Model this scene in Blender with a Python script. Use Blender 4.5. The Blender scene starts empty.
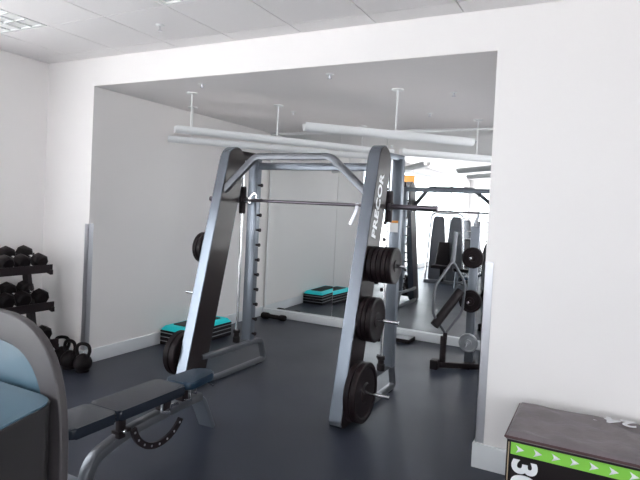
import bpy, bmesh, math, random
from mathutils import Vector, Matrix

random.seed(7)
sc = bpy.context.scene
col = sc.collection
PI = math.pi

# ------------------------------------------------------------ camera
F_PX, CY = 540.0, 221.532
yaw, pitch, roll = 0.48072, -0.02568, 0.04880
fw = Vector((-math.sin(yaw) * math.cos(pitch), math.cos(yaw) * math.cos(pitch), math.sin(pitch)))
rt0 = Vector((math.cos(yaw), math.sin(yaw), 0))
up0 = rt0.cross(fw)
rt = rt0 * math.cos(roll) + up0 * math.sin(roll)
up = -rt0 * math.sin(roll) + up0 * math.cos(roll)
cam_data = bpy.data.cameras.new('camera')
cam = bpy.data.objects.new('camera', cam_data)
col.objects.link(cam)
m = Matrix.Identity(4)
for i in range(3):
    m[i][0], m[i][1], m[i][2] = rt[i], up[i], -fw[i]
m[0][3], m[1][3], m[2][3] = 0.03, 0.067, 1.6
cam.matrix_world = m
cam_data.sensor_width = 36
cam_data.lens = F_PX / 640 * 36
cam_data.shift_y = (CY - 240) / 640
cam_data.clip_start = 0.05
sc.camera = cam

# ------------------------------------------------------------ sky, exposure
world = bpy.data.worlds.new('world')
sc.world = world
world.use_nodes = True
wn = world.node_tree
bg = wn.nodes['Background']
bg.inputs['Color'].default_value = (0.89, 0.95, 1.0, 1)
bg.inputs['Strength'].default_value = 8.0
sc.view_settings.view_transform = 'Standard'
sc.view_settings.look = 'None'
sc.view_settings.exposure = -0.32
sc.view_settings.gamma = 1.0
sc.view_settings.use_curve_mapping = False

sun = bpy.data.lights.new('sun', 'SUN')
sun.energy = 22.0
sun.angle = math.radians(1.0)
sun_o = bpy.data.objects.new('sun', sun)
sun_o.rotation_euler = (math.radians(-38), 0, 0)      # from beyond the front wall, high; it only reaches the ground outside
sun_o.location = (0, 20, 20)
col.objects.link(sun_o)

# room dimensions (metres)
X_L, X_R = -4.92, 3.6            # room side walls
Y_B, Y_F = -7.0, 3.58            # rear wall, front wall
OX0, OX1, OZ = -4.26, -0.608, 2.64   # alcove opening
Y_M = 6.68                       # mirror
CH = 2.897                       # room ceiling
WIN_Y = (2.2, -6.6)             # window run on the left wall
WIN_Z = (0.05, 2.72)
WA_Y, WA_Z = (4.3, 6.4), (0.75, 2.30)      # unseen alcove side window, added to brighten its deep end; tint dims it
RX0, RX1, RZ0, RZ1 = -4.6, -1.4, 0.05, 2.6     # rear window
WR_Y, WR_Z = (-0.3, -6.4), (0.05, 2.70)   # unseen window run added on the right wall to light the alcove


def portal(name, loc, rot, sx, sy):
    l = bpy.data.lights.new(name, 'AREA')
    l.shape = 'RECTANGLE'
    l.size, l.size_y = sx, sy
    l.cycles.is_portal = True
    o = bpy.data.objects.new(name, l)
    o.location, o.rotation_euler = loc, rot
    col.objects.link(o)


portal('daylight_portal_side', (X_L - 0.12, sum(WIN_Y) / 2, sum(WIN_Z) / 2), (0, -PI / 2, 0), WIN_Z[1] - WIN_Z[0], WIN_Y[0] - WIN_Y[1])
portal('daylight_portal_right', (X_R + 0.13, sum(WR_Y) / 2, sum(WR_Z) / 2), (0, PI / 2, 0), WR_Z[1] - WR_Z[0], WR_Y[0] - WR_Y[1])
portal('daylight_portal_alcove', (OX1 + 0.13, sum(WA_Y) / 2, sum(WA_Z) / 2), (0, PI / 2, 0), WA_Z[1] - WA_Z[0], WA_Y[1] - WA_Y[0])
portal('daylight_portal_rear', ((RX0 + RX1) / 2, Y_B - 0.12, 1.35), (PI / 2, 0, 0), RX1 - RX0, 2.6)

# ------------------------------------------------------------ materials


def mat(name, color, rough=0.5, metal=0.0, spec=0.5, bump=None, vary=None, emit=None, coat=0.0):
    mt = bpy.data.materials.new(name)
    mt.use_nodes = True
    nt = mt.node_tree
    b = nt.nodes['Principled BSDF']
    b.inputs['Base Color'].default_value = (*color, 1)
    b.inputs['Roughness'].default_value = rough
    b.inputs['Metallic'].default_value = metal
    b.inputs['Specular IOR Level'].default_value = spec
    b.inputs['Coat Weight'].default_value = coat
    b.inputs['Coat Roughness'].default_value = 0.1
    if vary or bump:
        tc = nt.nodes.new('ShaderNodeTexCoord')
    if vary:
        scale, amt = vary
        nz = nt.nodes.new('ShaderNodeTexNoise')
        nz.inputs['Scale'].default_value = scale
        nz.inputs['Detail'].default_value = 4
        nt.links.new(tc.outputs['Object'], nz.inputs['Vector'])
        mx = nt.nodes.new('ShaderNodeMix')
        mx.data_type = 'RGBA'
        mx.inputs[6].default_value = (*[c * (1 - amt) for c in color], 1)
        mx.inputs[7].default_value = (*[min(1, c * (1 + amt)) for c in color], 1)
        nt.links.new(nz.outputs['Fac'], mx.inputs[0])
        nt.links.new(mx.outputs[2], b.inputs['Base Color'])
    if bump:
        scale, st = bump
        nb = nt.nodes.new('ShaderNodeTexNoise')
        nb.inputs['Scale'].default_value = scale
        nb.inputs['Detail'].default_value = 3
        nt.links.new(tc.outputs['Object'], nb.inputs['Vector'])
        bp = nt.nodes.new('ShaderNodeBump')
        bp.inputs['Strength'].default_value = st
        bp.inputs['Distance'].default_value = 0.01
        nt.links.new(nb.outputs['Fac'], bp.inputs['Height'])
        nt.links.new(bp.outputs['Normal'], b.inputs['Normal'])
    if emit:
        b.inputs['Emission Color'].default_value = (*emit[0], 1)
        b.inputs['Emission Strength'].default_value = emit[1]
    return mt


M = {}
M['wall'] = mat('white_wall_paint', (0.88, 0.85, 0.84), 0.7, bump=(120, 0.03), vary=(2.0, 0.012))
M['plaster'] = mat('white_plaster_ceiling', (0.86, 0.825, 0.82), 0.8, bump=(90, 0.04), vary=(3, 0.015))
M['tile'] = mat('mineral_ceiling_tile', (0.90, 0.87, 0.87), 0.85, bump=(260, 0.15), vary=(60, 0.02))
M['grid'] = mat('ceiling_grid_metal', (0.72, 0.72, 0.72), 0.5)
M['base'] = mat('white_skirting_paint', (0.78, 0.80, 0.82), 0.4)
M['frame_white'] = mat('white_window_frame', (0.80, 0.81, 0.82), 0.4)
M['silver'] = mat('silver_grey_powder_coat', (0.20, 0.22, 0.255), 0.30, metal=0.55, vary=(30, 0.03))
M['column_grey'] = mat('grey_column_paint', (0.22, 0.245, 0.285), 0.24, metal=0.7, vary=(20, 0.02))
M['dark_silver'] = mat('dark_silver_powder_coat', (0.14, 0.145, 0.16), 0.30, metal=0.5, vary=(30, 0.03))
M['dark_panel'] = mat('dark_column_panel', (0.020, 0.013, 0.013), 0.28, spec=0.3, vary=(25, 0.1), coat=0.4)
M['dark_metal'] = mat('dark_steel', (0.024, 0.017, 0.019), 0.4, metal=0.3, spec=0.3)
M['chrome'] = mat('chrome', (0.75, 0.75, 0.77), 0.14, metal=1.0)
M['bar'] = mat('bar_steel', (0.16, 0.14, 0.16), 0.3, metal=0.9)
M['rubber'] = mat('black_rubber', (0.009, 0.0055, 0.0065), 0.5, spec=0.25, bump=(180, 0.1), vary=(40, 0.2))
M['plate'] = mat('black_plate_rubber', (0.010, 0.0055, 0.0065), 0.5, spec=0.2, bump=(160, 0.06))
M['vinyl'] = mat('black_vinyl', (0.020, 0.025, 0.036), 0.26, spec=0.4, bump=(220, 0.08))
M['seat_blue'] = mat('blue_black_vinyl', (0.009, 0.030, 0.060), 0.30, bump=(220, 0.08))
M['teal'] = mat('teal_step_rubber', (0.008, 0.80, 0.84), 0.5, bump=(300, 0.1))
M['white_paint'] = mat('white_enamel', (0.82, 0.82, 0.82), 0.35)
M['trough'] = mat('white_trough_enamel', (0.80, 0.81, 0.82), 0.35)
M['alu'] = mat('brushed_aluminium', (0.58, 0.58, 0.62), 0.33, metal=0.8, vary=(40, 0.05))
M['shroud'] = mat('warm_grey_shroud_plastic', (0.060, 0.053, 0.057), 0.42, bump=(300, 0.04))
M['shroud_dark'] = mat('dark_grey_shroud_plastic', (0.035, 0.032, 0.034), 0.42, bump=(300, 0.04))
M['blue_panel'] = mat('pale_blue_panel', (0.085, 0.15, 0.20), 0.22)
M['cover'] = mat('grey_vinyl_cover', (0.17, 0.145, 0.155), 0.45, bump=(13, 1.0), vary=(7, 0.22))
M['maroon'] = mat('dark_maroon_vinyl', (0.085, 0.035, 0.040), 0.5, bump=(60, 0.15))
M['black_vinyl_box'] = mat('box_black_vinyl', (0.010, 0.006, 0.007), 0.4, spec=0.3, bump=(80, 0.1))
M['green'] = mat('lime_green_print', (0.24, 0.62, 0.07), 0.5)
M['print'] = mat('white_print', (0.85, 0.86, 0.88), 0.5)
M['tan'] = mat('tan_piping', (0.42, 0.33, 0.22), 0.6)
M['orange'] = mat('orange_sign_panel', (0.70, 0.28, 0.05), 0.5)
M['sticker'] = mat('white_sticker', (0.8, 0.8, 0.8), 0.4)
M['pale_blue'] = mat('pale_blue_sticker', (0.35, 0.62, 0.75), 0.4)
M['grey_plate'] = mat('grey_plate_enamel', (0.38, 0.40, 0.42), 0.3, metal=0.4)
M['outdoor'] = mat('pale_paving', (0.75, 0.74, 0.73), 0.9, vary=(3, 0.1))
M['lamp'] = mat('lamp_diffuser', (0.85, 0.85, 0.85), 0.4, emit=((1, 0.98, 0.95), 0.03))
M['tube'] = mat('warm_lamp_tube', (0.9, 0.88, 0.85), 0.4, emit=((1, 0.93, 0.90), 2.0))
M['louvre'] = mat('white_louvre_metal', (0.86, 0.87, 0.87), 0.25, metal=0.2)
M['mirror'] = mat('mirror_silvering', (0.92, 0.94, 0.94), 0.0, metal=1.0)
M['leather_grey'] = mat('cable_machine_grey', (0.12, 0.125, 0.14), 0.35, metal=0.2)


def glass_mat(name='window_glass', c=.97):
    mt = bpy.data.materials.new(name)
    mt.use_nodes = True
    nt = mt.node_tree
    nt.nodes.clear()
    o = nt.nodes.new('ShaderNodeOutputMaterial')
    mx = nt.nodes.new('ShaderNodeMixShader')
    t = nt.nodes.new('ShaderNodeBsdfTransparent')
    g = nt.nodes.new('ShaderNodeBsdfGlossy')
    g.inputs['Roughness'].default_value = 0.02
    t.inputs['Color'].default_value = (c, c, c, 1)
    mx.inputs[0].default_value = 0.06
    nt.links.new(t.outputs[0], mx.inputs[1])
    nt.links.new(g.outputs[0], mx.inputs[2])
    nt.links.new(mx.outputs[0], o.inputs[0])
    return mt


M['glass'] = glass_mat()
M['glass_tinted'] = glass_mat('tinted_window_glass', .72)  # tint sets how much light the added alcove window gives


def floor_mat():
    mt = mat('dark_rubber_floor', (0.030, 0.034, 0.044), 0.34, spec=0.32)
    nt = mt.node_tree
    b = nt.nodes['Principled BSDF']
    tc = nt.nodes.new('ShaderNodeTexCoord')
    fine = nt.nodes.new('ShaderNodeTexNoise')
    fine.inputs['Scale'].default_value = 220
    big = nt.nodes.new('ShaderNodeTexNoise')
    big.inputs['Scale'].default_value = 1.6
    big.inputs['Detail'].default_value = 6
    for n in (fine, big):
        nt.links.new(tc.outputs['Object'], n.inputs['Vector'])
    ramp = nt.nodes.new('ShaderNodeValToRGB')
    ramp.color_ramp.elements[0].color = (0.024, 0.028, 0.041, 1)
    ramp.color_ramp.elements[0].position = 0.3
    ramp.color_ramp.elements[1].color = (0.047, 0.053, 0.075, 1)
    ramp.color_ramp.elements[1].position = 0.72
    nt.links.new(fine.outputs['Fac'], ramp.inputs['Fac'])
    nt.links.new(ramp.outputs['Color'], b.inputs['Base Color'])
    mr = nt.nodes.new('ShaderNodeMapRange')
    mr.inputs['To Min'].default_value = 0.30
    mr.inputs['To Max'].default_value = 0.46
    nt.links.new(big.outputs['Fac'], mr.inputs['Value'])
    nt.links.new(mr.outputs['Result'], b.inputs['Roughness'])
    bp = nt.nodes.new('ShaderNodeBump')
    bp.inputs['Strength'].default_value = 0.12
    bp.inputs['Distance'].default_value = 0.004
    nt.links.new(fine.outputs['Fac'], bp.inputs['Height'])
    nt.links.new(bp.outputs['Normal'], b.inputs['Normal'])
    return mt


M['floor'] = floor_mat()


# ------------------------------------------------------------ mesh helpers


def bevel(bm, geom_verts, w, seg=2):
    if w <= 0:
        return
    vs = set(geom_verts)
    es = [e for e in bm.edges if e.verts[0] in vs and e.verts[1] in vs]
    bmesh.ops.bevel(bm, geom=es, offset=w, segments=seg, profile=0.6, affect='EDGES', clamp_overlap=True)


def add_box(bm, x0, x1, y0, y1, z0, z1, b=0.0, seg=2, mx=None):
    r = bmesh.ops.create_cube(bm, size=1.0)
    vs = r['verts']
    for v in vs:
        v.co = Vector((x0 + (v.co.x + .5) * (x1 - x0), y0 + (v.co.y + .5) * (y1 - y0), z0 + (v.co.z + .5) * (z1 - z0)))
        if mx is not None:
            v.co = mx @ v.co
    bevel(bm, vs, b, seg)


def frame_of(d):
    d = Vector(d).normalized()
    a = Vector((0, 0, 1)) if abs(d.z) < 0.9 else Vector((1, 0, 0))
    u = d.cross(a).normalized()
    return u, u.cross(d).normalized()


def add_cyl(bm, p0, p1, r0, r1=None, n=20, cap=True):
    r1 = r0 if r1 is None else r1
    p0, p1 = Vector(p0), Vector(p1)
    u, w = frame_of(p1 - p0)
    A = [bm.verts.new(p0 + (u * math.cos(2 * PI * i / n) + w * math.sin(2 * PI * i / n)) * r0) for i in range(n)]
    B = [bm.verts.new(p1 + (u * math.cos(2 * PI * i / n) + w * math.sin(2 * PI * i / n)) * r1) for i in range(n)]
    for i in range(n):
        bm.faces.new((A[i], A[(i + 1) % n], B[(i + 1) % n], B[i]))
    if cap:
        bm.faces.new(A[::-1])
        bm.faces.new(B)


def add_lathe(bm, p0, axis, prof, n=28, closed=False):
    """prof: list of (distance along axis, radius)"""
    p0 = Vector(p0)
    d = Vector(axis).normalized()
    u, w = frame_of(d)
    rings = []
    for (t, r) in prof:
        if r < 1e-5:
            rings.append([bm.verts.new(p0 + d * t)])
        else:
            rings.append([bm.verts.new(p0 + d * t + (u * math.cos(2 * PI * i / n) + w * math.sin(2 * PI * i / n)) * r) for i in range(n)])
    pairs = list(zip(rings, rings[1:]))
    if closed:
        pairs.append((rings[-1], rings[0]))
    for a, b in pairs:
        for i in range(n):
            j = (i + 1) % n
            if len(a) == 1 and len(b) == 1:
                continue
            if len(a) == 1:
                bm.faces.new((a[0], b[j], b[i]))
            elif len(b) == 1:
                bm.faces.new((a[i], a[j], b[0]))
            else:
                bm.faces.new((a[i], a[j], b[j], b[i]))


def round_path(pts, rad, seg=6):
    """fillet the corners of a polyline"""
    pts = [Vector(p) for p in pts]
    out = [pts[0]]
    for i in range(1, len(pts) - 1):
        p, a, b = pts[i], pts[i - 1], pts[i + 1]
        r = rad[i] if isinstance(rad, (list, tuple)) else rad
        r = min(r, (a - p).length * .49, (b - p).length * .49)
        s, e = p + (a - p).normalized() * r, p + (b - p).normalized() * r
        for k in range(seg + 1):
            t = k / seg
            out.append(s * (1 - t) ** 2 + p * 2 * t * (1 - t) + e * t * t)
    out.append(pts[-1])
    return out


def add_sweep(bm, pts, section, side):
    """sweep a closed 2-D section along a path; 'side' is the fixed vector for the section's first axis"""
    pts = [Vector(p) for p in pts]
    side = Vector(side).normalized()
    rings = []
    for i, p in enumerate(pts):
        a = pts[max(0, i - 1)]
        b = pts[min(len(pts) - 1, i + 1)]
        t = (b - a).normalized()
        s = (side - t * side.dot(t)).normalized()
        w = t.cross(s)
        sc_ = 1.0
        if 0 < i < len(pts) - 1:
            c = (p - a).normalized().dot((b - p).normalized())
            sc_ = 1 / max(0.6, math.sqrt((1 + c) / 2))
        rings.append([bm.verts.new(p + s * q[0] + w * q[1] * sc_) for q in section])
    n = len(section)
    for a, b in zip(rings, rings[1:]):
        for i in range(n):
            bm.faces.new((a[i], a[(i + 1) % n], b[(i + 1) % n], b[i]))
    bm.faces.new(rings[0][::-1])
    bm.faces.new(rings[-1])


def rect_sec(a, b, r=0.008, k=2):
    out = []
    for cx, cy, a0 in ((a / 2 - r, b / 2 - r, 0), (-a / 2 + r, b / 2 - r, PI / 2), (-a / 2 + r, -b / 2 + r, PI), (a / 2 - r, -b / 2 + r, 1.5 * PI)):
        for i in range(k + 1):
            t = a0 + i * PI / 2 / k
            out.append((cx + r * math.cos(t), cy + r * math.sin(t)))
    return out


def circ_sec(r, n=12):
    return [(r * math.cos(2 * PI * i / n), r * math.sin(2 * PI * i / n)) for i in range(n)]


def add_tube(bm, pts, r, n=12, side=(0.31, 0.47, 0.83)):
    add_sweep(bm, pts, circ_sec(r, n), side)


def add_prism(bm, outline, ext, b=0.0, seg=2):
    """outline: 3-D points of a planar polygon; ext: extrusion vector"""
    ext = Vector(ext)
    A = [bm.verts.new(Vector(p)) for p in outline]
    B = [bm.verts.new(Vector(p) + ext) for p in outline]
    n = len(A)
    fa = bm.faces.new(A[::-1])
    fb = bm.faces.new(B)
    for i in range(n):
        bm.faces.new((A[i], A[(i + 1) % n], B[(i + 1) % n], B[i]))
    if b > 0:
        es = list(fa.edges) + list(fb.edges)
        bmesh.ops.bevel(bm, geom=es, offset=b, segments=seg, profile=0.6, affect='EDGES', clamp_overlap=True)


def obj(name, bm, m_, parent=None, smooth=35):
    bmesh.ops.recalc_face_normals(bm, faces=bm.faces)
    me = bpy.data.meshes.new(name)
    if parent is not None:
        off = Vector((0, 0, 0))
        p = parent
        while p is not None:
            off += Vector(p.location)
            p = p.parent
        for v in bm.verts:
            v.co -= off
    bm.to_mesh(me)
    bm.free()
    me.materials.append(m_)
    for pl in me.polygons:
        pl.use_smooth = True
    if smooth:
        try:
            me.set_sharp_from_angle(angle=math.radians(smooth))
        except AttributeError:
            pass
    o = bpy.data.objects.new(name, me)
    col.objects.link(o)
    if parent is not None:
        o.parent = parent
    return o


def thing(name, loc, label, cat, group=None):
    o = bpy.data.objects.new(name, None)
    o.empty_display_size = 0.1
    o.location = loc
    col.objects.link(o)
    o['label'] = label
    o['category'] = cat
    if group:
        o['group'] = group
    return o


def tag(o, label, cat, group=None):
    o['label'] = label
    o['category'] = cat
    if group:
        o['group'] = group
    return o


def struct(name, bm, m_, smooth=35):
    o = obj(name, bm, m_, None, smooth)
    o['kind'] = 'structure'
    return o


def dup(root, loc, label, rotz=None):
    r = root.copy()
    col.objects.link(r)
    r.location = loc
    if rotz is not None:
        r.rotation_euler = (0, 0, rotz)
    r['label'] = label
    for ch in list(root.children):
        c = ch.copy()
        col.objects.link(c)
        c.parent = r
        for g in list(ch.children):
            d = g.copy()
            col.objects.link(d)
            d.parent = c
    return r


def centre_mesh(o):
    """move a one-mesh thing's origin to its own base"""
    vs = o.data.vertices
    lo = [min(v.co[i] for v in vs) for i in range(3)]
    hi = [max(v.co[i] for v in vs) for i in range(3)]
    c = Vector(((lo[0] + hi[0]) / 2, (lo[1] + hi[1]) / 2, lo[2]))
    o.data.transform(Matrix.Translation(-c))
    o.location = c
    return o


def text_mesh(name, body, size, mx, m_, parent, depth=0.0015, bold=0.0, sx=1.0, spacing=1.0):
    cu = bpy.data.curves.new(name, 'FONT')
    cu.body = body
    cu.size = size
    cu.extrude = depth
    cu.offset = bold
    cu.space_character = spacing
    cu.align_x = 'CENTER'
    cu.align_y = 'CENTER'
    to = bpy.data.objects.new(name, cu)
    col.objects.link(to)
    dg = bpy.context.evaluated_depsgraph_get()
    me = bpy.data.meshes.new_from_object(to.evaluated_get(dg))
    bpy.data.objects.remove(to)
    bpy.data.curves.remove(cu)
    me.transform(mx @ Matrix.Diagonal((sx, 1, 1, 1)))
    off = Vector((0, 0, 0))
    p = parent
    while p is not None:
        off += Vector(p.location)
        p = p.parent
    me.transform(Matrix.Translation(-off))
    me.materials.clear()
    me.materials.append(m_)
    o = bpy.data.objects.new(name, me)
    col.objects.link(o)
    o.parent = parent
    return o


def axes(origin, x, y):
    x, y = Vector(x).normalized(), Vector(y).normalized()
    z = x.cross(y)
    r = Matrix.Identity(4)
    for i in range(3):
        r[i][0], r[i][1], r[i][2], r[i][3] = x[i], y[i], z[i], origin[i]
    return r


# ------------------------------------------------------------ room shell
T = 0.12
bm = bmesh.new()
add_box(bm, X_L - T, X_R + T, Y_B - T, Y_M + 0.2, -0.1, 0)
struct('floor', bm, M['floor'])

bm = bmesh.new()                                   # front wall with the alcove opening
add_box(bm, X_L, OX0, Y_F, Y_F + T, 0, CH + .1)
add_box(bm, OX1, X_R + T, Y_F, Y_F + T, 0, CH + .1)
add_box(bm, OX0, OX1, Y_F, Y_F + T, OZ, CH + .1)
struct('wall_front', bm, M['wall'])

bm = bmesh.new()                                   # left wall: solid to WIN_Y[0], window band behind
add_box(bm, X_L - T, X_L, WIN_Y[0], Y_F + T, 0, CH + .1)
add_box(bm, X_L - T, X_L, Y_B - T, WIN_Y[1], 0, CH + .1)
add_box(bm, X_L - T, X_L, WIN_Y[1], WIN_Y[0], 0, WIN_Z[0])
add_box(bm, X_L - T, X_L, WIN_Y[1], WIN_Y[0], WIN_Z[1], CH + .1)
struct('wall_left', bm, M['wall'])

bm = bmesh.new()
add_box(bm, X_R, X_R + T, WR_Y[0], Y_F, 0, CH + .1)
add_box(bm, X_R, X_R + T, Y_B - T, WR_Y[1], 0, CH + .1)
add_box(bm, X_R, X_R + T, WR_Y[1], WR_Y[0], 0, WR_Z[0])
add_box(bm, X_R, X_R + T, WR_Y[1], WR_Y[0], WR_Z[1], CH + .1)
struct('wall_right', bm, M['wall'])

bm = bmesh.new()
add_box(bm, X_L, RX0, Y_B - T, Y_B, 0, CH + .1)
add_box(bm, RX1, X_R, Y_B - T, Y_B, 0, CH + .1)
add_box(bm, RX0, RX1, Y_B - T, Y_B, 0, RZ0)
add_box(bm, RX0, RX1, Y_B - T, Y_B, RZ1, CH + .1)
struct('wall_rear', bm, M['wall'])

bm = bmesh.new()
add_box(bm, OX0 - T - .01, OX0 - .01, Y_F + T, Y_M + .2, 0, OZ + .1)
struct('wall_alcove_left', bm, M['wall'])
bm = bmesh.new()
add_box(bm, OX1, OX1 + T, Y_F + T, WA_Y[0], 0, OZ + .1)
add_box(bm, OX1, OX1 + T, WA_Y[1], Y_M + .2, 0, OZ + .1)
add_box(bm, OX1, OX1 + T, WA_Y[0], WA_Y[1], 0, WA_Z[0])
add_box(bm, OX1, OX1 + T, WA_Y[0], WA_Y[1], WA_Z[1], OZ + .1)
struct('wall_alcove_right', bm, M['wall'])
bm = bmesh.new()
add_box(bm, OX0 - T, OX1 + T, Y_M + .08, Y_M + .2, 0, OZ + .1)
struct('wall_alcove_back', bm, M['wall'])
bm = bmesh.new()
add_box(bm, OX0 - .008, OX1 + .002, Y_F + .003, Y_M + .2, OZ - .003, OZ + .12)
struct('ceiling_alcove', bm, M['plaster'])

# room ceiling: tegular tiles hung in a 600 mm grid
bm = bmesh.new()
add_box(bm, X_L - T, X_R + T, Y_B - T, Y_F, CH + .05, CH + .1)
GX0, GY0 = -3.83, 2.79
LIGHT_CELLS = set()
for cx in (-1, 2):
    LIGHT_CELLS.add((cx, -1))
for i in range(-3, 14):
    for j in range(-18, 3):
        x0, x1 = GX0 + .6 * i, GX0 + .6 * (i + 1)
        y0, y1 = GY0 + .6 * j, GY0 + .6 * (j + 1)
        if (i, j) in LIGHT_CELLS:
            continue
        x0, x1, y0, y1 = max(x0, X_L), min(x1, X_R), max(y0, Y_B), min(y1, Y_F)
        if x1 - x0 < .03 or y1 - y0 < .03:
            continue
        add_box(bm, x0 + .005, x1 - .005, y0 + .005, y1 - .005, CH, CH + .02)
struct('ceiling', bm, M['tile'])

# skirting boards
bm = bmesh.new()
add_box(bm, OX0 - .01, OX0 + .008, Y_F + .002, Y_M, 0, .13, .003)
struct('baseboard_alcove_left', bm, M['base'])
bm = bmesh.new()
add_box(bm, OX1 - .016, X_R, Y_F - .018, Y_F, 0, .155, .003)
add_box(bm, OX1 - .016, OX1, Y_F - .016, Y_M, 0, .155, .003)
struct('baseboard_front', bm, M['base'])
bm = bmesh.new()
add_box(bm, X_L, OX0, Y_F - .018, Y_F, 0, .13, .003)
struct('baseboard_front_left', bm, M['base'])
bm = bmesh.new()
add_box(bm, X_L, X_L + .018, WIN_Y[0], Y_F - .018, 0, .13, .003)
struct('baseboard_left', bm, M['base'])

# windows on the left wall
nwin = 5
wy0, wy1 = WIN_Y[1], WIN_Y[0]
for k in range(nwin):
    a = wy0 + (wy1 - wy0) * k / nwin
    b = wy0 + (wy1 - wy0) * (k + 1) / nwin
    f = .035
    bm = bmesh.new()
    add_box(bm, X_L - .09, X_L - .03, a, a + f, WIN_Z[0], WIN_Z[1])
    add_box(bm, X_L - .09, X_L - .03, b - f, b, WIN_Z[0], WIN_Z[1])
    for z in (WIN_Z[0], WIN_Z[1] - .07):
        add_box(bm, X_L - .09, X_L - .03, a + f, b - f, z, z + .07)
    w = struct('window_%d' % (k + 1), bm, M['frame_white'])
    bm = bmesh.new()
    add_box(bm, X_L - .066, X_L - .060, a + f, b - f, WIN_Z[0] + .07, WIN_Z[1] - .07)
    obj('pane', bm, M['glass'], w)
for k in range(4):
    a = RX0 + (RX1 - RX0) * k / 4
    b = RX0 + (RX1 - RX0) * (k + 1) / 4
    bm = bmesh.new()
    f = .035
    add_box(bm, a, a + f, Y_B - .09, Y_B - .03, RZ0, RZ1)
    add_box(bm, b - f, b, Y_B - .09, Y_B - .03, RZ0, RZ1)
    for z in (RZ0, RZ1 - .07):
        add_box(bm, a + f, b - f, Y_B - .09, Y_B - .03, z, z + .07)
    w = struct('window_%d' % (nwin + k + 1), bm, M['frame_white'])
    bm = bmesh.new()
    add_box(bm, a + f, b - f, Y_B - .066, Y_B - .060, RZ0 + .07, RZ1 - .07)
    obj('pane', bm, M['glass'], w)

for k in range(4):  # right-wall windows, out of view, added to throw daylight into the alcove
    a = WR_Y[1] + (WR_Y[0] - WR_Y[1]) * k / 4
    b = WR_Y[1] + (WR_Y[0] - WR_Y[1]) * (k + 1) / 4
    bm = bmesh.new()
    add_box(bm, X_R + .03, X_R + .09, a, a + f, WR_Z[0], WR_Z[1])
    add_box(bm, X_R + .03, X_R + .09, b - f, b, WR_Z[0], WR_Z[1])
    for z in (WR_Z[0], WR_Z[1] - .07):
        add_box(bm, X_R + .03, X_R + .09, a + f, b - f, z, z + .07)
    w = struct('window_%d' % (nwin + 5 + k), bm, M['frame_white'])
    bm = bmesh.new()
    add_box(bm, X_R + .060, X_R + .066, a + f, b - f, WR_Z[0] + .07, WR_Z[1] - .07)
    obj('pane', bm, M['glass'], w)

bm = bmesh.new()  # alcove side window, out of view, put in for its daylight
for ya, yb in ((WA_Y[0], WA_Y[0] + .035), (WA_Y[1] - .035, WA_Y[1])):
    add_box(bm, OX1 + .03, OX1 + .09, ya, yb, WA_Z[0], WA_Z[1])
for z in (WA_Z[0], WA_Z[1] - .06):
    add_box(bm, OX1 + .03, OX1 + .09, WA_Y[0] + .035, WA_Y[1] - .035, z, z + .06)
w = struct('window_14', bm, M['frame_white'])
bm = bmesh.new()
add_box(bm, OX1 + .060, OX1 + .066, WA_Y[0] + .035, WA_Y[1] - .035, WA_Z[0] + .06, WA_Z[1] - .06)
obj('pane', bm, M['glass_tinted'], w)

# mirror panels over the alcove's back wall
SEAM = -3.17
MZ0, MZ1 = 0.105, OZ - .028


def mirror(name, x0, x1, y0, y1, label):
    bm_ = bmesh.new()
    add_prism(bm_, [(x0, y0, MZ0), (x1, y1, MZ0), (x1, y1, MZ1), (x0, y0, MZ1)], (0, .006, 0))
    o = obj(name, bm_, M['mirror'], None, 0)
    for p in o.data.polygons:
        p.use_smooth = False
    tag(o, label, 'mirror')


mirror('wall_mirror', OX0 + .008, SEAM - .002, 6.655, 6.682, 'narrow left panel of the wall mirror, reflecting the white side wall')
mirror('wall_mirror', SEAM + .002, OX1 - .02, 6.682, 6.632, 'wide right panel of the wall mirror, reflecting the bright gym')
bm = bmesh.new()
add_box(bm, OX0, OX1 - .016, 6.612, 6.76, 0.004, .108, .004)
struct('trim_1', bm, M['base'])
bm = bmesh.new()
add_box(bm, OX0, OX1, 6.62, 6.76, MZ1, OZ - .003, .003)
struct('trim_2', bm, M['white_paint'])
bm = bmesh.new()
add_box(bm, OX0 + .009, OX0 + .022, 6.635, 6.69, MZ0, MZ1, .002)
struct('trim_3', bm, M['white_paint'])

# corner guards
bm = bmesh.new()
add_box(bm, OX0 - .05, OX0 + .003, Y_F - .003, Y_F + .001, .14, 1.34)
add_box(bm, OX0 - .001, OX0 + .003, Y_F - .003, Y_F + .05, .14, 1.34)
tag(obj('corner_guard', bm, M['alu']), 'brushed metal corner guard on the left edge of the alcove, beside the kettlebells', 'corner guard')
bm = bmesh.new()
add_box(bm, OX1 - .003, OX1 + .05, Y_F - .003, Y_F + .001, .158, 1.31)
add_box(bm, OX1 - .003, OX1 + .001, Y_F - .003, Y_F + .05, .158, 1.31)
tag(obj('corner_guard', bm, M['alu']), 'grey metal corner guard on the right edge of the alcove, near the soft box', 'corner guard')

# ground outside the windows
bm = bmesh.new()
add_box(bm, -30, 25, -40, Y_B - T - .02, -.12, -.02)
add_box(bm, -30, X_L - T - .02, Y_B - T - .02, 20, -.12, -.02)
add_box(bm, X_R + T + .02, 30, Y_B - T - .02, 20, -.12, -.02)
add_box(bm, OX1 + T + .02, X_R + T + .02, Y_F + T + .02, 20, -.12, -.02)
struct('ground', bm, M['outdoor'])

# ------------------------------------------------------------ smith machine
COL_Y0, LEAN = 3.70, 0.2465       # column centre line: y = COL_Y0 + LEAN * z
XC_L, XC_R = -3.075, -1.602
HALF = 0.135
lean_v = Vector((0, LEAN, 1)).normalized()
lean_n = Vector((0, 1, -LEAN)).normalized()


def cy_at(z):
    return COL_Y0 + LEAN * z


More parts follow.
